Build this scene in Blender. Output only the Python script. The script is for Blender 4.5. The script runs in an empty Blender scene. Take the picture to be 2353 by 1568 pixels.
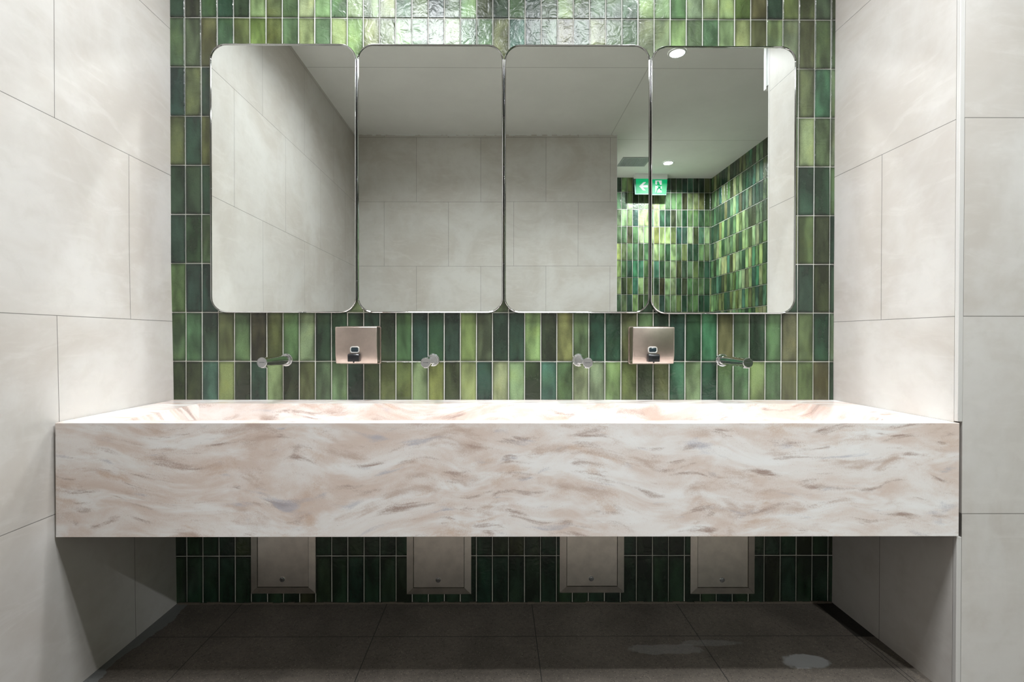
import bpy, bmesh, math, random
from mathutils import Vector, Matrix
S = bpy.context.scene
COL = S.collection
PI = math.pi

# ------------------------------------------------------------------ camera
CAM_H, CAM_D = 1.104, 2.032
cd = bpy.data.cameras.new('camera')
cam = bpy.data.objects.new('camera', cd); COL.objects.link(cam)
cd.sensor_width = 36.0
cd.lens = 1127.0 / 2353.0 * 36.0
cd.shift_x = 0.0118
cd.clip_start = 0.02
cam.location = (0.0, -CAM_D, CAM_H)
cam.rotation_euler = (math.radians(90 - 0.40), math.radians(-0.05), math.radians(-0.28))
S.camera = cam

# ------------------------------------------------------------------ world, exposure
w = bpy.data.worlds.new('world'); S.world = w; w.use_nodes = True
w.node_tree.nodes['Background'].inputs[0].default_value = (0.9, 1.0, 0.97, 1)
w.node_tree.nodes['Background'].inputs[1].default_value = 0.0
S.view_settings.view_transform = 'Standard'
S.view_settings.look = 'None'
S.view_settings.gamma = 1.0
S.view_settings.use_curve_mapping = False
S.view_settings.exposure = 0.0
S.cycles.blur_glossy = 0.0
S.cycles.use_guiding = True
S.cycles.guiding_training_samples = 64
S.cycles.sample_clamp_indirect = 0.0
S.cycles.sample_clamp_direct = 0.0
S.cycles.adaptive_threshold = 0.08
S.cycles.adaptive_min_samples = 16
S.cycles.max_bounces = 9
S.cycles.diffuse_bounces = 4
S.cycles.glossy_bounces = 5

# lamps: x, y, watts, spread (degrees)
CEIL = 2.995
LAMPS = [(-0.70, -0.40, 10.5, 138), (0.75, -0.40, 7.5, 138), (1.19, -1.28, 24, 125), (1.84, -3.32, 62, 155)]
FILL_PANELS = [(-0.42, -1.02, 19, 150), (0.45, -1.02, 12, 150)]      # unseen panels added as fill light, 0.56 x 0.34 m, in front of the alcove
LAMP_COL = (0.96, 1.0, 1.025)

# ------------------------------------------------------------------ node helper
class NT:
    def __init__(s, name):
        s.m = bpy.data.materials.new(name); s.m.use_nodes = True
        s.t = s.m.node_tree; s.bsdf = s.t.nodes['Principled BSDF']
    def n(s, kind, ins=None, **kw):
        nd = s.t.nodes.new(kind)
        for k, v in kw.items(): setattr(nd, k, v)
        for k, v in (ins or {}).items(): s.put(nd, k, v)
        return nd
    def put(s, nd, k, v):
        if isinstance(v, bpy.types.NodeSocket): s.t.links.new(v, nd.inputs[k])
        else: nd.inputs[k].default_value = v
    def math(s, op, a, b=0.0, c=0.0, clamp=False):
        return s.n('ShaderNodeMath', {0: a, 1: b, 2: c}, operation=op, use_clamp=clamp).outputs[0]
    def mix(s, f, a, b, blend='MIX'):
        nd = s.n('ShaderNodeMix', data_type='RGBA', blend_type=blend)
        s.put(nd, 0, f)
        for i, v in ((6, a), (7, b)):
            s.put(nd, i, v if isinstance(v, bpy.types.NodeSocket) else (*v, 1)[:4])
        return nd.outputs[2]
    def ramp(s, f, lo, hi):
        return s.n('ShaderNodeMapRange', {0: f, 1: lo, 2: hi, 3: 0.0, 4: 1.0}, interpolation_type='SMOOTHSTEP').outputs[0]
    def noise(s, vec, scale, detail=3.0, rough=0.5, dist=0.0, out=0):
        return s.n('ShaderNodeTexNoise', {'Vector': vec, 'Scale': scale, 'Detail': detail, 'Roughness': rough, 'Distortion': dist}).outputs[out]
    def pos(s):
        g = s.n('ShaderNodeNewGeometry').outputs['Position']
        x = s.n('ShaderNodeSeparateXYZ', {0: g}); return g, x.outputs[0], x.outputs[1], x.outputs[2]
    def xyz(s, x, y, z): return s.n('ShaderNodeCombineXYZ', {0: x, 1: y, 2: z}).outputs[0]
    def set(s, **kw):
        for k, v in kw.items():
            k = k.replace('_', ' ')
            if not isinstance(v, bpy.types.NodeSocket) and hasattr(v, '__len__'): v = (*v, 1)[:4]
            s.put(s.bsdf, k, v)
        return s
    def bump(s, h, dist, strength=1.0):
        s.put(s.bsdf, 'Normal', s.n('ShaderNodeBump', {'Height': h, 'Distance': dist, 'Strength': strength}).outputs[0])

def plain(name, col, rough=0.5, metal=0.0, emit=0.0, glow=None):
    t = NT(name); t.set(Base_Color=col, Roughness=rough, Metallic=metal)
    if emit: t.set(Emission_Color=glow or col, Emission_Strength=emit)
    return t.m

# ------------------------------------------------------------------ materials
def stone_mat(name, axis, off, col=(0.555, 0.532, 0.510)):
    t = NT(name); g, x, y, z = t.pos()
    u = t.math('ADD', {'x': x, 'y': y}[axis], off + 12.0)
    v = t.math('ADD', z, -0.57 + 6.0)
    vec = t.xyz(u, v, 0.0)
    br = t.n('ShaderNodeTexBrick', {'Vector': vec, 'Scale': 1.0, 'Mortar Size': 0.0011, 'Mortar Smooth': 0.2, 'Bias': 0.0,
             'Brick Width': 0.6, 'Row Height': 0.6, 'Color1': (0, 0, 0, 1), 'Color2': (1, 1, 1, 1)}, offset=0.5, offset_frequency=2)
    big = t.noise(vec, 2.2, 5.0, 0.62, 0.6)
    fine = t.noise(vec, 14.0, 5.0, 0.65, 0.4)
    streak = t.noise(t.n('ShaderNodeMapping', {'Vector': vec, 'Rotation': (0, 0, 0.5), 'Scale': (3, 11, 1)}).outputs[0], 1.6, 5.0, 0.6, 1.2)
    c = t.mix(t.ramp(big, 0.35, 0.68), tuple(k * 1.045 for k in col), (col[0] * 0.89, col[1] * 0.855, col[2] * 0.82))
    c = t.mix(t.math('MULTIPLY', t.ramp(streak, 0.48, 0.72), 0.5), c, (col[0] * 1.08, col[1] * 1.07, col[2] * 1.06))
    c = t.mix(t.math('MULTIPLY', t.ramp(fine, 0.45, 0.75), 0.32), c, (col[0] * 0.84, col[1] * 0.82, col[2] * 0.79))
    tone = t.math('MULTIPLY', t.math('SUBTRACT', br.outputs['Color'], 0.5), 0.05)
    c = t.mix(1.0, c, t.xyz(*(t.math('ADD', tone, 1.0),) * 3), 'MULTIPLY')
    c = t.mix(br.outputs['Fac'], c, (0.16, 0.15, 0.135))
    t.set(Base_Color=c, Roughness=0.42)
    t.put(t.bsdf, 'Specular IOR Level', 0.35)
    h = t.math('SUBTRACT', t.math('MULTIPLY', fine, 0.12), br.outputs['Fac'])
    t.bump(h, 0.0008, 0.5)
    return t.m

def tile_mat():
    t = NT('glazed_green_tile'); g, x, y, z = t.pos()
    at = t.n('ShaderNodeAttribute', attribute_name='tint').outputs['Color']
    sh = t.n('ShaderNodeAttribute', attribute_name='cell').outputs['Color']     # per tile: u, v, random
    sp = t.n('ShaderNodeSeparateXYZ', {0: sh}); u, v, r = sp.outputs
    rv = t.xyz(t.math('MULTIPLY', r, 37.0), t.math('MULTIPLY', r, 91.0), t.math('MULTIPLY', r, 53.0))
    gp = t.n('ShaderNodeVectorMath', {0: g, 1: rv}, operation='ADD').outputs[0]
    cloud = t.noise(t.n('ShaderNodeMapping', {'Vector': gp, 'Scale': (17, 17, 6)}).outputs[0], 1.0, 2.0, 0.5, 0.2)
    grain = t.noise(gp, 420.0, 2.0, 0.6)
    eu = t.math('MULTIPLY', t.math('MULTIPLY', u, t.math('SUBTRACT', 1.0, u)), 4.0)
    ev = t.math('MULTIPLY', t.math('MULTIPLY', v, t.math('SUBTRACT', 1.0, v)), 4.0)
    edge = t.math('MULTIPLY', t.ramp(eu, 0.0, 0.55), t.ramp(ev, 0.0, 0.3))
    k = t.math('ADD', t.math('MULTIPLY', t.ramp(cloud, 0.3, 0.72), 0.95), 0.5)
    k = t.math('MULTIPLY', k, t.math('ADD', t.math('MULTIPLY', edge, 0.5), 0.5))
    k = t.math('MULTIPLY', k, t.math('ADD', t.math('MULTIPLY', t.ramp(grain, 0.3, 0.7), 0.28), 0.86))
    c = t.mix(1.0, at, t.xyz(k, k, k), 'MULTIPLY')
    warm = t.noise(gp, 9.0, 2.0)
    c = t.mix(t.math('MULTIPLY', t.ramp(warm, 0.5, 0.75), 0.3), c, t.mix(1.0, c, (1.25, 1.05, 0.55), 'MULTIPLY'))
    t.set(Base_Color=c, Roughness=0.24)
    t.put(t.bsdf, 'Specular IOR Level', 0.68)
    und = t.noise(gp, 26.0, 2.0, 0.55, 0.8)
    mic = t.noise(gp, 130.0, 3.0, 0.6)
    t.bump(t.math('ADD', und, t.math('MULTIPLY', mic, 0.16)), 0.0042, 0.55)
    return t.m

def marble_mat(name='streaked_solid_surface'):
    t = NT(name); g, x, y, z = t.pos()
    p = t.xyz(x, t.math('ADD', y, 0.0), t.math('ADD', z, t.math('MULTIPLY', y, 0.9)))
    wv = t.noise(p, 1.7, 2.0, 0.5, 0.0, out=1)
    wv = t.n('ShaderNodeVectorMath', {0: wv, 1: (0.5, 0.5, 0.5)}, operation='SUBTRACT').outputs[0]
    wv = t.n('ShaderNodeVectorMath', {0: wv, 3: 0.30}, operation='SCALE').outputs[0]
    q = t.n('ShaderNodeVectorMath', {0: p, 1: wv}, operation='ADD').outputs[0]
    def m(sx, sz, rot, off):
        return t.n('ShaderNodeMapping', {'Vector': q, 'Rotation': (0, rot, 0), 'Scale': (sx, 3, sz), 'Location': (off, off, off)}).outputs[0]
    grit = t.math('MULTIPLY', t.math('SUBTRACT', t.noise(p, 330.0, 2.0, 0.7), 0.5), 0.16)
    def st(*k): return t.math('ADD', t.noise(*k), grit)
    a = st(m(3.4, 8.5, -0.42, 1.3), 1.0, 4.0, 0.6, 0.25)
    b = st(m(6.0, 19.0, -0.30, 7.1), 1.0, 3.0, 0.55, 0.3)
    b2 = st(m(6.5, 16.0, 0.55, 17.1), 1.0, 3.0, 0.55, 0.3)
    d = st(m(7.5, 34.0, 0.05, 3.7), 1.0, 3.0, 0.5, 0.3)
    e = st(m(7.0, 27.0, -0.25, 11.9), 1.0, 3.0, 0.5, 0.3)
    hl = t.noise(m(4.0, 15.0, -0.4, 21.0), 1.0, 4.0, 0.6, 0.4)
    c = t.mix(t.ramp(a, 0.36, 0.64), (0.82, 0.775, 0.755), (0.69, 0.57, 0.51))
    c = t.mix(t.math('MULTIPLY', t.ramp(hl, 0.46, 0.66), 0.75), c, (0.87, 0.86, 0.86))
    c = t.mix(t.math('MULTIPLY', t.ramp(b, 0.53, 0.76), 0.85), c, (0.52, 0.385, 0.32))
    c = t.mix(t.math('MULTIPLY', t.ramp(b2, 0.56, 0.78), 0.8), c, (0.60, 0.43, 0.33))
    c = t.mix(t.math('MULTIPLY', t.ramp(d, 0.57, 0.76), 0.9), c, (0.36, 0.255, 0.215))
    c = t.mix(t.math('MULTIPLY', t.ramp(e, 0.61, 0.78), 0.7), c, (0.44, 0.435, 0.50))
    spk = t.noise(p, 300.0, 1.0, 0.5)
    c = t.mix(t.math('MULTIPLY', t.ramp(spk, 0.72, 0.80), 0.5), c, (0.34, 0.27, 0.24))
    t.set(Base_Color=c, Roughness=0.2)
    t.put(t.bsdf, 'Specular IOR Level', 0.45)
    return t.m

def floor_mat():
    t = NT('dark_speckled_floor_tile'); g, x, y, z = t.pos()
    vec = t.xyz(t.math('ADD', x, 1.057 + 6.0), t.math('ADD', y, 0.229 + 6.0), 0.0)
    br = t.n('ShaderNodeTexBrick', {'Vector': vec, 'Scale': 1.0, 'Mortar Size': 0.0016, 'Mortar Smooth': 0.1,
             'Brick Width': 0.6, 'Row Height': 0.6, 'Color1': (0.45, 0.45, 0.45, 1), 'Color2': (0.55, 0.55, 0.55, 1)}, offset=0.0)
    cl = t.noise(g, 4.0, 5.0, 0.6)
    fine = t.noise(g, 70.0, 4.0, 0.7)
    c = t.mix(t.ramp(cl, 0.3, 0.7), (0.085, 0.072, 0.060), (0.13, 0.110, 0.092))
    c = t.mix(t.math('MULTIPLY', t.ramp(fine, 0.45, 0.7), 0.5), c, (0.05, 0.045, 0.04))
    vo = t.n('ShaderNodeTexVoronoi', {'Vector': t.n('ShaderNodeVectorMath', {0: g, 1: t.n('ShaderNodeVectorMath', {0: t.noise(g, 160.0, 2.0, 0.6, 0.0, out=1), 3: 0.009}, operation='SCALE').outputs[0]}, operation='ADD').outputs[0], 'Scale': 230.0, 'Randomness': 1.0})
    rnd = t.n('ShaderNodeSeparateColor', {0: vo.outputs['Color']}).outputs[0]
    dot = t.math('MULTIPLY', t.math('LESS_THAN', vo.outputs['Distance'], 0.30), t.math('GREATER_THAN', rnd, 0.80))
    c = t.mix(t.math('MULTIPLY', dot, 0.55), c, (0.30, 0.25, 0.20))
    drk = t.math('MULTIPLY', t.math('LESS_THAN', vo.outputs['Distance'], 0.35), t.math('LESS_THAN', rnd, 0.15))
    c = t.mix(t.math('MULTIPLY', drk, 0.8), c, (0.02, 0.018, 0.016))
    c = t.mix(br.outputs['Fac'], c, (0.03, 0.028, 0.026))
    # dried cement smears near the right side
    nz = t.noise(g, 9.0, 4.0, 0.6, 0.5)
    def blob(cx, cy, rx, ry, amt):
        dx = t.math('DIVIDE', t.math('SUBTRACT', x, cx), rx); dy = t.math('DIVIDE', t.math('SUBTRACT', y, cy), ry)
        r2 = t.math('ADD', t.math('MULTIPLY', dx, dx), t.math('MULTIPLY', dy, dy))
        r2 = t.math('ADD', r2, t.math('MULTIPLY', t.math('SUBTRACT', nz, 0.5), 2.6))
        return t.math('MULTIPLY', t.math('SUBTRACT', 1.0, t.ramp(r2, 0.7, 1.1)), amt)
    for bl in ((1.045, -0.375, 0.08, 0.045, 0.75), (0.60, -0.305, 0.13, 0.03, 0.22), (0.78, -0.27, 0.11, 0.02, 0.18)):
        c = t.mix(blob(*bl), c, (0.33, 0.33, 0.33))
    # grey mortar smeared along the left wall, open dark joint along the right wall
    edge = t.math('ADD', x, t.math('MULTIPLY', t.math('SUBTRACT', t.noise(g, 6.0, 4.0, 0.6), 0.5), 0.13))
    c = t.mix(t.math('MULTIPLY', t.math('LESS_THAN', edge, -1.285), 0.8), c, (0.155, 0.16, 0.158))
    gut = t.math('MULTIPLY', t.math('GREATER_THAN', x, 1.327), t.math('GREATER_THAN', y, -0.235))
    c = t.mix(t.math('MULTIPLY', gut, 0.85), c, (0.012, 0.01, 0.009))
    line = t.math('LESS_THAN', t.math('ABSOLUTE', t.math('SUBTRACT', x, 1.326)), 0.0015)
    c = t.mix(line, c, (0.02, 0.018, 0.016))
    t.set(Base_Color=c, Roughness=0.62)
    t.put(t.bsdf, 'Specular IOR Level', 0.3)
    t.bump(t.math('ADD', fine, t.math('MULTIPLY', br.outputs['Fac'], -1.0)), 0.0015, 0.5)
    return t.m

def ceiling_mat():
    t = NT('painted_plasterboard'); g, x, y, z = t.pos()
    def ln(a, v, w_=0.004): return t.math('LESS_THAN', t.math('ABSOLUTE', t.math('SUBTRACT', a, v)), w_)
    l = t.math('MAXIMUM', ln(y, -1.47), ln(y, -2.72))
    l = t.math('MAXIMUM', l, ln(x, 1.05, 0.0035))
    mott = t.noise(g, 3.0, 4.0, 0.6)
    c = t.mix(t.ramp(mott, 0.3, 0.7), (0.85, 0.85, 0.83), (0.81, 0.81, 0.79))
    c = t.mix(t.math('MULTIPLY', l, 0.45), c, (0.33, 0.33, 0.31))
    t.set(Base_Color=c, Roughness=0.8)
    return t.m

def brushed_mat(name, col, rough=0.36, sc=(14, 14, 900)):
    t = NT(name); g, x, y, z = t.pos()
    n1 = t.noise(t.n('ShaderNodeMapping', {'Vector': g, 'Scale': sc}).outputs[0], 1.0, 3.0, 0.6)
    n2 = t.noise(g, 22.0, 4.0, 0.6)
    t.set(Base_Color=t.mix(t.ramp(n2, 0.3, 0.75), col, tuple(k * 0.86 for k in col)), Metallic=1.0,
          Roughness=t.math('ADD', t.math('MULTIPLY', n1, 0.12), rough - 0.06))
    t.bump(n1, 0.0002, 0.25)
    return t.m

M = {
    'stone_left': stone_mat('stone_tile_left', 'y', 0.232),
    'stone_right': stone_mat('stone_tile_right', 'y', 0.253),
    'stone_front': stone_mat('stone_tile_front', 'x', -1.41),
    'stone_opp': stone_mat('stone_tile_opposite', 'x', 0.758, (0.63, 0.608, 0.582)),  # same stone, coloured lighter to stand in for more light on this wall
    'tile': tile_mat(), 'marble': marble_mat(), 'floor': floor_mat(), 'ceiling': ceiling_mat(),
    'grout': plain('white_grout', (0.72, 0.71, 0.66), 0.85),
    'mirror': plain('silvered_mirror', (0.87, 0.90, 0.87), 0.0, 1.0),
    'steel_polished': plain('polished_steel', (0.50, 0.50, 0.50), 0.06, 1.0),
    'chrome': plain('chrome', (0.62, 0.63, 0.64), 0.045, 1.0),
    'chrome_satin': plain('satin_chrome', (0.56, 0.565, 0.58), 0.2, 1.0),
    'rose_steel': brushed_mat('brushed_steel', (0.60, 0.505, 0.455), 0.30, (900, 14, 14)),  # pinkish base colour holds the reflection of the marbled counter
    'panel_steel': brushed_mat('brushed_panel_steel', (0.90, 0.84, 0.77), 0.36, (14, 14, 700)),
    'bezel': plain('pale_metal_bezel', (0.72, 0.71, 0.69), 0.4, 0.6),
    'black': plain('black_plastic', (0.012, 0.013, 0.015), 0.22),
    'glass_dark': plain('dark_window_glass', (0.02, 0.035, 0.045), 0.06),
    'white': plain('white_paint', (0.78, 0.79, 0.78), 0.45),
    'white_trim': plain('pale_tile_trim', (0.58, 0.56, 0.54), 0.4),
    'grey_trim': plain('grey_trim', (0.35, 0.36, 0.36), 0.5),
    'dark_gap': plain('dark_adhesive', (0.07, 0.062, 0.055), 0.9),  # shade of the gap at the counter end, put into the colour
    'grey_vent': plain('grey_grille', (0.34, 0.37, 0.37), 0.55),
    'vent_dark': plain('dark_duct', (0.03, 0.035, 0.035), 0.8),
    'sign_green': plain('lit_green_sign', (0.0, 0.04, 0.015), 0.7, 0.0, 0.5, (0.0, 0.8, 0.28)),
    'sign_white': plain('lit_white_sign', (0.06, 0.065, 0.065), 0.7, 0.0, 0.62, (0.95, 1.0, 1.0)),
    'acrylic': plain('pale_acrylic', (0.07, 0.16, 0.13), 0.6),
    'lens': plain('lamp_lens', LAMP_COL, 0.4, 0.0, 40.0),
    'panel_glow': plain('panel_diffuser', LAMP_COL, 0.5, 0.0, 6.0),  # glow of the added fill panels
    'ink': plain('grey_lettering', (0.05, 0.055, 0.06), 0.5),
    'caulk': plain('brown_caulk', (0.10, 0.082, 0.062), 0.8),
}

# ------------------------------------------------------------------ mesh helpers
def obj(name, bm, mats, parent=None, loc=None, kind=None, smooth=None):
    if smooth is not None:
        bm.normal_update()
        for f in bm.faces: f.smooth = True
        for e in bm.edges:
            e.smooth = len(e.link_faces) == 2 and e.calc_face_angle(9) < math.radians(smooth)
    me = bpy.data.meshes.new(name); bm.to_mesh(me); bm.free()
    for m in (mats if isinstance(mats, (list, tuple)) else [mats]): me.materials.append(M[m])
    o = bpy.data.objects.new(name, me); COL.objects.link(o)
    if parent: o.parent = parent
    if loc: o.location = loc
    if kind: o['kind'] = kind
    return o

def thing(name, label, cat, loc=(0, 0, 0), group=None):
    o = bpy.data.objects.new(name, None); COL.objects.link(o)
    o.empty_display_size = 0.05
    o.location = loc; tag(o, label, cat, group); return o

def tag(o, label, cat, group=None):
    o['label'] = label; o['category'] = cat
    if group: o['group'] = group
    return o

def dup(root, label, loc):
    r = root.copy(); COL.objects.link(r); r.location = loc; r['label'] = label
    for ch in root.children:
        c = ch.copy(); COL.objects.link(c); c.parent = r
        for g in ch.children:
            d = g.copy(); COL.objects.link(d); d.parent = c
    return r

def box(bm, x0, x1, y0, y1, z0, z1, bev=0.0, seg=2):
    t = bmesh.new()
    bmesh.ops.create_cube(t, size=1.0)
    for v in t.verts:
        v.co = Vector(((x0 + x1) / 2 + v.co.x * (x1 - x0), (y0 + y1) / 2 + v.co.y * (y1 - y0), (z0 + z1) / 2 + v.co.z * (z1 - z0)))
    if bev: bmesh.ops.bevel(t, geom=t.edges[:], offset=bev, segments=seg, profile=0.5, affect='EDGES')
    me = bpy.data.meshes.new('t'); t.to_mesh(me); t.free(); bm.from_mesh(me); bpy.data.meshes.remove(me)
    return bm

def B(*a, **k): return box(bmesh.new(), *a, **k)

def rr(wd, ht, r, n=10):
    pts = []
    for cx, cz, a0 in ((wd / 2 - r, ht / 2 - r, 0), (-wd / 2 + r, ht / 2 - r, 90), (-wd / 2 + r, -ht / 2 + r, 180), (wd / 2 - r, -ht / 2 + r, 270)):
        for i in range(n + 1):
            a = math.radians(a0 + 90 * i / n)
            pts.append((cx + r * math.cos(a), cz + r * math.sin(a)))
    return pts

def rings(bm, rs, close0=False, close1=True):
    """bridge rings (lists of 3D points, counter-clockwise seen from -y)"""
    vs = [[bm.verts.new(p) for p in r] for r in rs]
    n = len(vs[0])
    for a, b in zip(vs, vs[1:]):
        for i in range(n):
            j = (i + 1) % n
            bm.faces.new((a[i], a[j], b[j], b[i]))
    if close1: bm.faces.new(vs[-1])
    if close0: bm.faces.new(vs[0][::-1])
    bmesh.ops.recalc_face_normals(bm, faces=bm.faces[:])
    return bm

def rrings(wd, ht, r, prof, n=10, close0=False, close1=True, bm=None):
    """rounded rectangle in the xz plane; prof = (inset, y)"""
    return rings(bm or bmesh.new(), [[(x, y, z) for x, z in rr(wd - 2 * i, ht - 2 * i, max(r - i, 0.0004), n)] for i, y in prof], close0, close1)

def lathe(prof, axis='y', n=40, close0=True, close1=True, bm=None, c=(0, 0, 0)):
    rs = []
    for r, h in prof:
        ring = []
        for i in range(n):
            a = 2 * PI * i / n
            p = (r * math.cos(a), h, r * math.sin(a)) if axis == 'y' else (r * math.cos(a), r * math.sin(a), h)
            ring.append((p[0] + c[0], p[1] + c[1], p[2] + c[2]))
        rs.append(ring)
    return rings(bm or bmesh.new(), rs, close0, close1)

def prism(bm, pts, y0, y1):
    """polygon in xz extruded along y"""
    t = bmesh.new()
    rings(t, [[(x, y0, z) for x, z in pts], [(x, y1, z) for x, z in pts]], True, True)
    me = bpy.data.meshes.new('t'); t.to_mesh(me); t.free(); bm.from_mesh(me); bpy.data.meshes.remove(me)
    return bm

# ------------------------------------------------------------------ green tile walls
PAL = {'D': (48, 80, 54), 'T': (42, 80, 57), 't': (60, 118, 86), 'G': (82, 120, 74), 'O': (92, 112, 62),
       'L': (126, 160, 100), 'Y': (122, 146, 70), 'B': (57, 73, 43)}
def lin(c): return tuple(((k / 255 + 0.055) / 1.055) ** 2.4 if k > 10 else k / 255 / 12.92 for k in c)
PAL = {k: [a * b for a, b in zip(lin(v), (0.72, 0.62, 0.66))] for k, v in PAL.items()}
PAL = {k: tuple(0.84 * c + 0.16 * (0.3 * v[0] + 0.6 * v[1] + 0.1 * v[2]) for c in v) for k, v in PAL.items()}
TP, TR = 0.0666, 0.202
def tile_wall(bm, P, ux, uz, nrm, u0, u1, z0, z1, uoff, zoff, seed, known, picks=None):
    """glazed tiles standing proud of a grout sheet; P origin, ux along the wall, nrm towards the room"""
    rnd = random.Random(seed)
    tint = bm.verts.layers.float_color.get('tint') or bm.verts.layers.float_color.new('tint')
    cell = bm.verts.layers.float_color.get('cell') or bm.verts.layers.float_color.new('cell')
    def W(u, z, d): return P + ux * u + uz * z + nrm * d
    g = bm.faces.new([bm.verts.new(W(u, z, 0)) for u, z in ((u0, z0), (u1, z0), (u1, z1), (u0, z1))]); g.material_index = 0
    if g.normal.length == 0: g.normal_update()
    if g.normal.dot(nrm) < 0: g.normal_flip()
    j = 0.0015
    for r in range(math.floor((z0 - zoff) / TR), math.ceil((z1 - zoff) / TR)):
        for c in range(math.floor((u0 - uoff) / TP), math.ceil((u1 - uoff) / TP)):
            ch = known.get((r, c)) or rnd.choice(picks or ('DDTTGGGOOLLYBBtL' if r > -2 else 'DDDTTTTDBT'))  # low rows draw darker tints: under-counter shade put into the tile colour
            base = [k * rnd.uniform(0.86, 1.14) for k in PAL[ch]]
            hue = rnd.uniform(-0.06, 0.06); base[0] *= 1 + hue; base[2] *= 1 - hue
            idr = rnd.random()
            a0, a1 = uoff + c * TP + j, uoff + (c + 1) * TP - j
            b0, b1 = zoff + r * TR + j, zoff + (r + 1) * TR - j
            jit = [[rnd.uniform(-0.0005, 0.0005) for _ in range(3)] for _ in range(4)]
            tl = [rnd.uniform(-0.0006, 0.0006) for _ in range(4)]
            a0c, a1c, b0c, b1c = max(a0, u0), min(a1, u1), max(b0, z0), min(b1, z1)
            if a1c - a0c < 0.004 or b1c - b0c < 0.004: continue
            def ring(ins, d):
                out = []
                for q, (u, z) in enumerate(((a0c + ins, b0c + ins), (a1c - ins, b0c + ins), (a1c - ins, b1c - ins), (a0c + ins, b1c - ins))):
                    uu = min(max(u + jit[q][0], u0), u1); zz = min(max(z + jit[q][1], z0), z1)
                    v = bm.verts.new(W(uu, zz, d + (tl[q] if d > 0.001 else 0)))
                    v[tint] = (*base, 1)
                    v[cell] = ((u - a0) / (a1 - a0), (z - b0) / (b1 - b0), idr, 1)
                    out.append(v)
                return out
            r0, r1, r2 = ring(0, 0.0002), ring(0.0004, 0.0018), ring(0.0018, 0.0030)
            fs = [bm.faces.new(r2)]
            for A, Bq in ((r0, r1), (r1, r2)):
                for q in range(4): fs.append(bm.faces.new((A[q], A[(q + 1) % 4], Bq[(q + 1) % 4], Bq[q])))
            for f in fs:
                f.material_index = 1; f.normal_update()
            if fs[0].normal.dot(nrm) < 0:
                for f in fs: f.normal_flip()

KN = {}
def row(r, c0, s):
    for i, ch in enumerate(s.replace(' ', '')):
        if ch != '.': KN[(r, c0 + i)] = ch
row(0, -21, 'GGTOGBOGLDD TTDGTTTYOD TLBYGTTOGD TDtOGDGOGTG')
row(-1, -21, 'BBtYBTLBOGL TBOOLYBLTL LBtGLLLOBO tLTGGYGOOOD')
row(1, -21, 'GTT'); row(2, -21, 'DDG'); row(3, -21, 'DDT'); row(4, -21, 'OTO'); row(5, -21, 'TOD')
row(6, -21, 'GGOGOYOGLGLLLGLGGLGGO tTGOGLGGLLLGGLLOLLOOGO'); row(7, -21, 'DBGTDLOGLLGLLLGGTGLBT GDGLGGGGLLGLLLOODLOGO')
row(5, 18, 'OtL'); row(4, 18, 'LOL'); row(3, 18, 'TDG'); row(2, 18, 'OBT'); row(1, 18, 'TBD')

XL, XR = -1.345, 1.396
YO, YB, XG = -2.61, -3.84, 2.54       # opposite stone wall, far green wall, green side wall
bm = bmesh.new()
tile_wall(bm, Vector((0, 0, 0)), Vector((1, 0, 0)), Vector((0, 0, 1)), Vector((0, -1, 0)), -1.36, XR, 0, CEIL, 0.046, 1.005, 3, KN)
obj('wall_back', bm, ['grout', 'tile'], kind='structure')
bm = bmesh.new()
tile_wall(bm, Vector((0, YB, 0)), Vector((1, 0, 0)), Vector((0, 0, 1)), Vector((0, 1, 0)), 1.105, XG, 0, CEIL, 1.12, 1.005, 11, {}, 'DDTTtGGGGOOLLLB')
obj('wall_far', bm, ['grout', 'tile'], kind='structure')
bm = bmesh.new()
tile_wall(bm, Vector((XG, 0, 0)), Vector((0, 1, 0)), Vector((0, 0, 1)), Vector((-1, 0, 0)), YB, -0.553, 0, CEIL, YB, 1.005, 12, {}, 'DDTTtGGGGOOLLLB')
obj('wall_side', bm, ['grout', 'tile'], kind='structure')

# ------------------------------------------------------------------ stone walls, floor, ceiling, trims
bm = bmesh.new()                                    # left wall leans in slightly towards the floor
prof = [(-0.0, -1.327), (0.86, -1.336), (1.4, XL), (CEIL, XL), (CEIL, -1.45), (0.0, -1.45)]
rings(bm, [[(x, 0.0, z) for z, x in prof], [(x, YO, z) for z, x in prof]], True, True)
obj('wall_left', bm, 'stone_left', kind='structure')
obj('wall_right', B(XR, 1.4095, -0.540, 0.0, 0, CEIL), 'stone_right', kind='structure')
obj('wall_front', B(1.4105, XG, -0.553, -0.45, 0, CEIL), 'stone_front', kind='structure')
obj('wall_opposite', B(-1.45, 1.105, YO - 0.1, YO, 0, CEIL), 'stone_opp', kind='structure')
obj('wall_return', B(1.005, 1.103, YB, YO - 0.1, 0, CEIL), 'stone_left', kind='structure')
obj('floor', B(-1.45, 2.65, YB - 0.1, 0.1, -0.06, 0), 'floor', kind='structure')
obj('ceiling', B(-1.45, 2.65, YB - 0.1, 0.1, CEIL, CEIL + 0.08), 'ceiling', kind='structure')
obj('trim_1', B(XR - 0.0005, 1.4102, -0.5535, -0.541, 0.850, CEIL, bev=0.0012), 'white_trim', kind='structure')
obj('trim_2', B(XR - 0.0005, 1.4102, -0.5535, -0.541, 0.0, 0.499, bev=0.0012), 'white_trim', kind='structure')
obj('trim_3', B(XR + 0.004, 1.4102, -0.5435, -0.541, 0.500, 0.849), 'dark_gap', kind='structure')  # dark strip stands in for the shade inside the open gap
obj('trim_4', B(1.1035, 1.107, YO - 0.1, YO + 0.0015, 0, CEIL), 'white', kind='structure')
rnd = random.Random(5)
bm = bmesh.new()                                    # uneven caulk bead where tiles meet the floor
n = 90
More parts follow.
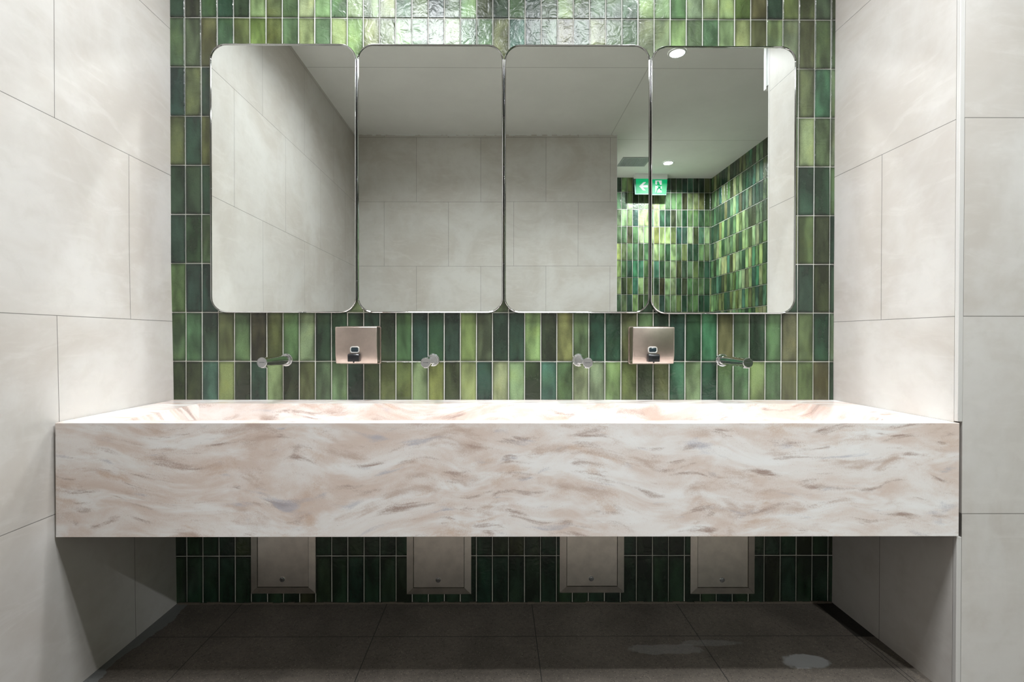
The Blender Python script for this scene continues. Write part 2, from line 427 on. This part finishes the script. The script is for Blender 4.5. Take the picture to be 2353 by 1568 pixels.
for i in range(n):
    x0 = -1.32 + 2.71 * i / n; x1 = -1.32 + 2.71 * (i + 1) / n
    h = 0.004 + 0.004 * rnd.random()
    box(bm, x0, x1, -0.006 - 0.004 * rnd.random(), -0.0005, 0, h)
obj('trim_5', bm, 'caulk', kind='structure')
bm = bmesh.new()                                    # ragged plaster bead under the ceiling of the opposite wall
x = -1.34
while x < 1.1:
    d = rnd.uniform(0.02, 0.09); 
    box(bm, x, min(x + d, 1.1), YO, YO + 0.003, CEIL - 0.003 - rnd.random() * 0.007, CEIL)
    x += d + rnd.choice((0, 0, 0.02, 0.05))
obj('trim_6', bm, 'white', kind='structure')

# white track on the corner of the right wall, seen in the mirror only
tr = thing('door_track', 'white upright track on the right wall corner, reflected in the last mirror', 'track', (1.396, -0.553, 2.40))
obj('casing', B(0.0005, 0.10, -0.046, -0.022, 0, CEIL - 2.40 - 0.001, bev=0.002), 'white', tr)
obj('channel', B(0.0015, 0.10, -0.022, -0.001, 0.012, CEIL - 2.40 - 0.001), 'grey_trim', tr)

# ------------------------------------------------------------------ trough washbasin counter
ZT, ZB, YF = 0.8465, 0.502, -0.5555
ct = thing('washbasin_counter', 'long marbled pink and white trough washbasin counter spanning wall to wall', 'washbasin', (0, 0, ZB))
dz = ZB
bx0, bx1, by0, by1 = -1.160, 1.228, -0.511, -0.123
bm = bmesh.new()                                    # top with an opening
zt = ZT - dz
xs = [-1.3335, bx0, bx1, 1.3945]; ys = [YF + 0.014, by0, by1, -0.0045]
for i in range(3):
    for k in range(3):
        if i == 1 and k == 1: continue
        bm.faces.new([bm.verts.new((xs[a], ys[b], zt)) for a, b in ((i, k), (i + 1, k), (i + 1, k + 1), (i, k + 1))])
bmesh.ops.remove_doubles(bm, verts=bm.verts[:], dist=1e-5)
ret = bmesh.ops.extrude_face_region(bm, geom=bm.faces[:])
for v in [e for e in ret['geom'] if isinstance(e, bmesh.types.BMVert)]: v.co.z -= 0.014
bmesh.ops.recalc_face_normals(bm, faces=bm.faces[:])
obj('countertop', bm, 'marble', ct)
bm = bmesh.new()                                    # bowl: steep sides, floor falling to the back
def quad(a, zs): return [(a[0], a[2], zs[0]), (a[1], a[2], zs[0]), (a[1], a[3], zs[1]), (a[0], a[3], zs[1])]
r0 = quad((bx0, bx1, by0, by1), (zt - 0.0005, zt - 0.0005))
r1 = quad((bx0 + 0.002, bx1 - 0.002, by0 + 0.002, by1 - 0.002), (zt - 0.10, zt - 0.125))
r0o = quad((bx0 - 0.012, bx1 + 0.012, by0 - 0.012, by1 + 0.012), (zt - 0.0145, zt - 0.0145))
r1o = quad((bx0 - 0.010, bx1 + 0.010, by0 - 0.010, by1 + 0.010), (zt - 0.112, zt - 0.137))
rings(bm, [r0, r1], False, True)
bm2 = bmesh.new(); rings(bm2, [r0o, r1o], False, True)
for f in bm2.faces: f.normal_flip()
for f in bm.faces:
    f.normal_flip()
me = bpy.data.meshes.new('t'); bm2.to_mesh(me); bm2.free(); bm.from_mesh(me); bpy.data.meshes.remove(me)
obj('basin', bm, 'marble', ct)
obj('front_panel', B(-1.3275, 1.3995, YF, YF + 0.0138, 0, zt, bev=0.0012), 'marble', ct)
obj('underside_panel', B(-1.325, 1.3945, YF + 0.0139, -0.006, 0.004, 0.016), 'vent_dark', ct)  # unseen face coloured near-black to deepen the shade below the counter

# ------------------------------------------------------------------ mirrors
MW, MH, MR = 0.5965, 1.0945, 0.066
mp = [(0, -0.004), (0, -0.0265), (0.0012, -0.0295), (0.0035, -0.031), (0.0058, -0.0297), (0.0068, -0.0262)]
fb = rrings(MW, MH, MR, mp, 14, close0=False, close1=False)
bk = rrings(MW - 0.002, MH - 0.002, MR, [(0, -0.0042), (0, -0.0044)], 14, True, True, bm=fb)
gb = rrings(MW - 0.0132, MH - 0.0132, MR - 0.0066, [(0, -0.0200), (0, -0.0262)], 14, True, True)
m0 = thing('wall_mirror', 'leftmost tall rounded mirror, over the first tap and reflecting the corner of the left wall', 'mirror', (-0.8728, 0, 1.7508), 'framed mirrors in a row')
obj('frame', fb, 'steel_polished', m0, smooth=40)
obj('mirror_glass', gb, 'mirror', m0)
ms = [m0,
      dup(m0, 'second tall rounded mirror from the left, reflecting only plain ceiling and stone wall', (-0.2745, 0, 1.7508)),
      dup(m0, 'third tall rounded mirror, over the third tap, reflecting grey ceiling vent and sign arrow', (0.3248, 0, 1.7508)),
      dup(m0, 'rightmost tall rounded mirror reflecting bright ceiling lamps and the green tiled corner', (0.9232, 0, 1.7478))]
MROT = [(0.0, -0.0022), (0.0, 0.0), (0.0007, -0.0018), (0.0, 0.0)]
for m_, (a, b) in zip(ms, MROT): m_.rotation_euler = (a, 0, b)

# ------------------------------------------------------------------ taps
TL = -0.216
tp = thing('wall_tap', 'leftmost chrome spout tap jutting from green tiles, under the first mirror', 'tap', (-0.871, 0, 1.011), 'chrome wall spouts')
obj('flange', lathe([(0.0265, -0.003), (0.0265, -0.0075), (0.0255, -0.009), (0.0235, -0.0095), (0.0235, -0.0135), (0.0225, -0.015), (0.019, -0.0155)], n=48), 'chrome', tp, smooth=25)
obj('spout', lathe([(0.0178, -0.0150), (0.0182, TL + 0.004), (0.0188, TL + 0.0025), (0.0188, TL + 0.001), (0.0180, TL), (0.0168, TL), (0.0166, TL + 0.0008)], n=48), 'chrome', tp, smooth=25)
cap = obj('end_cap', lathe([(0.0165, TL + 0.003), (0.0165, TL + 0.0005), (0.0160, TL + 0.0002)], n=48), 'chrome_satin', tp, smooth=25)
obj('aerator', lathe([(0.0112, -0.015), (0.0112, -0.0195), (0.0104, -0.0207), (0.0088, -0.0207), (0.0086, -0.0195)], axis='z', n=32, c=(0, TL + 0.018, 0)), 'chrome', tp, smooth=25)
# lettering traced as short strokes on the cap
def stroke(bm, pts, wd, y0, y1):
    for (x0, z0), (x1, z1) in zip(pts, pts[1:]):
        d = Vector((x1 - x0, z1 - z0)); L = d.length
        if L < 1e-9: continue
        d /= L; nx, nz = -d.y * wd / 2, d.x * wd / 2
        e0, e1 = (x0 - d.x * wd * 0.3, z0 - d.y * wd * 0.3), (x1 + d.x * wd * 0.3, z1 + d.y * wd * 0.3)
        prism(bm, [(e0[0] + nx, e0[1] + nz), (e0[0] - nx, e0[1] - nz), (e1[0] - nx, e1[1] - nz), (e1[0] + nx, e1[1] + nz)], y0, y1)
def arc(cx, cz, r, a0, a1, n=10): return [(cx + r * math.cos(math.radians(a0 + (a1 - a0) * i / n)), cz + r * math.sin(math.radians(a0 + (a1 - a0) * i / n))) for i in range(n + 1)]
GL = {'c': (1.9, [arc(1, 1, 1, 50, 310)]),
      'a': (2.3, [arc(1, 1, 1, 0, 360, 14), [(2, 2), (2, 0)]]),
      'r': (1.5, [[(0.1, 2), (0.1, 0)], arc(0.95, 1.1, 0.85, 180, 60, 6)]),
      'o': (2.3, [arc(1, 1, 1, 0, 360, 14)]),
      'm': (3.0, [[(0.1, 2), (0.1, 0)], arc(0.75, 1.2, 0.68, 180, 0, 6) + [(1.43, 0)], arc(2.1, 1.2, 0.68, 180, 0, 6) + [(2.78, 0)]])}
txt = 'caroma'; k = 0.00125
tw = sum(GL[c][0] + 0.45 for c in txt) * k
bm = bmesh.new(); cx = -tw / 2
for ch in txt:
    adv, st = GL[ch]
    for s_ in st: stroke(bm, [(cx + a * k, (b - 1) * k) for a, b in s_], 0.00055, TL - 0.0002, TL + 0.0008)
    cx += (adv + 0.45) * k
obj('lettering', bm, 'ink', cap)
dup(tp, 'second chrome spout tap from the left, right of the left soap dispenser', (-0.266, 0, 1.011))
dup(tp, 'third chrome spout tap from the left, left of the right soap dispenser', (0.335, 0, 1.011))
dup(tp, 'rightmost chrome spout tap jutting from green tiles, under the last mirror', (0.9305, 0, 1.011))

# ------------------------------------------------------------------ soap dispensers
def extr_x(pts, x0, x1, bev):
    bm = bmesh.new()
    rings(bm, [[(x0, y, z) for y, z in pts], [(x1, y, z) for y, z in pts]], True, True)
    if bev: bmesh.ops.bevel(bm, geom=[e for e in bm.edges if e.calc_face_angle(0) > 0.6], offset=bev, segments=3, profile=0.5, affect='EDGES')
    return bm
sd = thing('soap_dispenser', 'left brushed steel soap dispenser, between the first and second taps', 'soap dispenser', (-0.5655, 0, 0.997), 'steel soap dispensers')
obj('body', extr_x([(-0.0125, 0.002), (-0.061, 0.0015), (-0.0685, 0.034), (-0.0705, 0.150), (-0.0125, 0.150)], -0.084, 0.084, 0.0045), 'rose_steel', sd, smooth=30)
bm = rrings(0.172, 0.156, 0.008, [(0.0, -0.0033), (0.0, -0.0105), (0.0015, -0.0125)], 6, True, True)
for v in bm.verts: v.co.z += 0.0755
obj('back_plate', bm, 'rose_steel', sd, smooth=30)
bm = rrings(0.0375, 0.0265, 0.0095, [(0, -0.067), (0, -0.0718), (0.0006, -0.0726), (0.0034, -0.0726), (0.0042, -0.0716), (0.0042, -0.068)], 8, False, False)
for v in bm.verts: v.co += Vector((-0.005, 0, 0.058))
bz = obj('window_bezel', bm, 'bezel', sd, smooth=35)
bm = rrings(0.0292, 0.0182, 0.006, [(0, -0.067), (0, -0.0708), (0.002, -0.0716)], 8, True, True)
for v in bm.verts: v.co += Vector((-0.005, 0, 0.058))
gl_ = obj('level_window', bm, 'glass_dark', bz, smooth=35)
pb = obj('push_button', extr_x([(-0.060, 0.011), (-0.0905, 0.011), (-0.0925, 0.036), (-0.088, 0.0415), (-0.066, 0.043)], -0.0275, 0.0175, 0.0022), 'black', sd, smooth=30)
obj('nozzle', lathe([(0.0028, 0.0125), (0.0028, 0.0075), (0.0018, 0.0065)], axis='z', n=16, c=(-0.005, -0.084, 0)), 'black', pb, smooth=30)
dup(sd, 'right brushed steel soap dispenser, between the third and fourth taps', (0.6265, 0, 0.997))

# ------------------------------------------------------------------ steel hatches under the counter
PH = 0.44; FW = 0.0275; PW = 0.2665
ap = thing('access_hatch', 'leftmost square steel hatch on dark tiles under the counter, nearest the left wall', 'access hatch', (-0.8845, 0, 0.0445), 'steel hatches under the counter')
bm = bmesh.new()
outer = [(-PW / 2, 0), (PW / 2, 0), (PW / 2, PH), (-PW / 2, PH)]
inner = [(-PW / 2 + FW, FW), (PW / 2 - FW, FW), (PW / 2 - FW, PH - FW), (-PW / 2 + FW, PH - FW)]
for q in range(4):                                  # four mitred lengths with a hairline at each mitre
    p = [outer[q], outer[(q + 1) % 4], inner[(q + 1) % 4], inner[q]]
    cx_ = sum(a for a, b in p) / 4; cz_ = sum(b for a, b in p) / 4
    g_ = 0.0004
    d = Vector((p[1][0] - p[0][0], p[1][1] - p[0][1])).normalized() * g_
    p = [(p[0][0] + d.x, p[0][1] + d.y), (p[1][0] - d.x, p[1][1] - d.y), (p[2][0] - d.x, p[2][1] - d.y), (p[3][0] + d.x, p[3][1] + d.y)]
    t_ = bmesh.new()
    yo, yi = -0.0075, -0.0125
    rings(t_, [[(a, -0.0033, b) for a, b in p], [(p[0][0], yo, p[0][1]), (p[1][0], yo, p[1][1]), (p[2][0], yi, p[2][1]), (p[3][0], yi, p[3][1])]], True, True)
    me = bpy.data.meshes.new('t'); t_.to_mesh(me); t_.free(); bm.from_mesh(me); bpy.data.meshes.remove(me)
obj('frame', bm, 'panel_steel', ap)
dr = obj('door', B(-PW / 2 + FW + 0.0018, PW / 2 - FW - 0.0018, -0.0105, -0.0035, FW + 0.0018, PH - FW - 0.0018, bev=0.0008), 'panel_steel', ap)
bm = lathe([(0.0105, -0.0100), (0.0105, -0.0118), (0.0095, -0.0128), (0.0078, -0.0130), (0.0074, -0.0122), (0.0070, -0.0132), (0.006, -0.0134)], n=32, c=(-0.003, 0, 0.060))
lk = obj('lock', bm, 'chrome', dr, smooth=25)
obj('keyhole', B(-0.0038, -0.0022, -0.0137, -0.0132, 0.0555, 0.0645), 'black', lk)
dup(ap, 'second square steel hatch from the left under the counter, below the second tap', (-0.2415, 0, 0.041))
dup(ap, 'third square steel hatch from the left under the counter, below the third tap', (0.392, 0, 0.046))
dup(ap, 'rightmost square steel hatch under the counter, nearest the right wall', (0.935, 0, 0.040))

# ------------------------------------------------------------------ ceiling fittings
LBL = ['ceiling downlight over the left half of the counter, above the first two mirrors',
       'ceiling downlight over the right half of the counter, above the last two mirrors',
       'dazzling round ceiling downlight reflected at the top of the last mirror',
       'smaller-looking round ceiling downlight reflected above the green exit sign']
for (lx, ly, wt, spr), lb in zip(LAMPS, LBL):
    dl = thing('ceiling_downlight', lb, 'ceiling light', (lx, ly, CEIL), 'recessed downlights')
    obj('trim_ring', lathe([(0.060, -0.0002), (0.060, -0.003), (0.057, -0.006), (0.048, -0.0062), (0.0465, -0.004)], axis='z', n=48, close0=False, close1=False), 'white', dl, smooth=30)
    obj('lens', lathe([(0.0468, -0.0005), (0.0468, -0.0035), (0.045, -0.004)], axis='z', n=40), 'lens', dl)
    ld = bpy.data.lights.new('lamp', 'AREA'); ld.shape = 'DISK'; ld.size = 0.085
    ld.energy = wt; ld.color = LAMP_COL; ld.spread = math.radians(spr)
    lo = bpy.data.objects.new('lamp', ld); COL.objects.link(lo); lo.parent = dl; lo.location = (0, 0, -0.0075)

for (lx, ly, wt, spr), lb in zip(FILL_PANELS, ['flat rectangular ceiling light panel in front of the left half of the counter',
                                        'flat rectangular ceiling light panel in front of the right half of the counter']):
    pl = thing('ceiling_light_panel', lb, 'ceiling light', (lx, ly, CEIL), 'flat ceiling light panels')  # fill light added for brightness; no such fitting is known here
    bm = bmesh.new()
    for a in ((-0.29, 0.29, -0.18, -0.168), (-0.29, 0.29, 0.168, 0.18), (-0.29, -0.278, -0.168, 0.168), (0.278, 0.29, -0.168, 0.168)):
        box(bm, a[0], a[1], a[2], a[3], -0.012, -0.0005)
    obj('frame', bm, 'white', pl)
    obj('diffuser', B(-0.2775, 0.2775, -0.1675, 0.1675, -0.006, -0.0005), 'panel_glow', pl)
    ld = bpy.data.lights.new('lamp', 'AREA'); ld.shape = 'RECTANGLE'; ld.size = 0.55; ld.size_y = 0.33
    ld.energy = wt; ld.color = LAMP_COL; ld.spread = math.radians(spr)
    lo = bpy.data.objects.new('lamp', ld); COL.objects.link(lo); lo.parent = pl; lo.location = (0, 0, -0.008)

vt = thing('ceiling_vent', 'small dark grey square vent grille in the ceiling, reflected in the third mirror', 'vent', (1.455, -3.31, CEIL))
bm = bmesh.new()
for a in ((-0.15, 0.15, -0.13, -0.117), (-0.15, 0.15, 0.117, 0.13), (-0.15, -0.137, -0.117, 0.117), (0.137, 0.15, -0.117, 0.117)):
    box(bm, a[0], a[1], a[2], a[3], -0.008, -0.0005)
obj('frame', bm, 'grey_vent', vt)
bm = bmesh.new()
for i in range(18):
    c = -0.137 + 0.274 * (i + 0.5) / 18; box(bm, c - 0.004, c + 0.004, -0.117, 0.117, -0.007, -0.002)
for i in range(14):
    c = -0.117 + 0.234 * (i + 0.5) / 14; box(bm, -0.137, 0.137, c - 0.003, c + 0.003, -0.0062, -0.0025)
obj('grille', bm, 'grey_vent', vt)
obj('duct', B(-0.137, 0.137, -0.117, 0.117, -0.0018, -0.0005), 'vent_dark', vt)

# exit sign hanging close to the far green wall; its face looks at the mirrors
es = thing('exit_sign', 'lit green exit sign with white arrow and running figure, under the ceiling', 'sign', (1.765, -3.72, CEIL))
obj('housing', B(-0.195, 0.200, -0.026, 0.026, -0.055, -0.0005, bev=0.003), 'white', es)
H0, H1 = -0.055, -0.235
bm = bmesh.new()
rings(bm, [[(-0.200, y, H0), (0.205, y, H0), (0.190, y, H1), (-0.186, y, H1)] for y in (-0.008, 0.008)], True, True)
obj('acrylic_blade', bm, 'acrylic', es)
bm = prism(bmesh.new(), [(-0.178, H0 - 0.001), (0.203, H0 - 0.001), (0.188, H1 + 0.010), (-0.174, H1 + 0.010)], 0.0082, 0.0102)
fc = obj('face', bm, 'sign_green', es)
yA, yB = 0.0103, 0.0118
bm = prism(bmesh.new(), [(-0.140, -0.143), (-0.090, -0.094), (-0.060, -0.094), (-0.096, -0.130), (-0.040, -0.130), (-0.040, -0.156), (-0.096, -0.156), (-0.064, -0.190), (-0.096, -0.190)], yA, yB)
obj('arrow', bm, 'sign_white', fc)
bm = prism(bmesh.new(), [(0.062, -0.068), (0.137, -0.068), (0.137, -0.208), (0.062, -0.208)], yA, yB)
pc = obj('doorway_symbol', bm, 'sign_white', fc)
bm = bmesh.new()
cc = arc(0.093, -0.089, 0.012, 0, 360, 14)[:-1]; prism(bm, cc, yB, yB + 0.001)
def limb(pts, wd): stroke(bm, pts, wd, yB, yB + 0.001)
limb([(0.097, -0.105), (0.110, -0.150)], 0.030)            # trunk
limb([(0.100, -0.112), (0.075, -0.124), (0.060, -0.118)], 0.013)
limb([(0.105, -0.115), (0.126, -0.130), (0.140, -0.120)], 0.013)
limb([(0.108, -0.150), (0.088, -0.166), (0.074, -0.205)], 0.016)
limb([(0.112, -0.150), (0.124, -0.172), (0.142, -0.180)], 0.016)
obj('running_figure', bm, 'sign_green', pc)
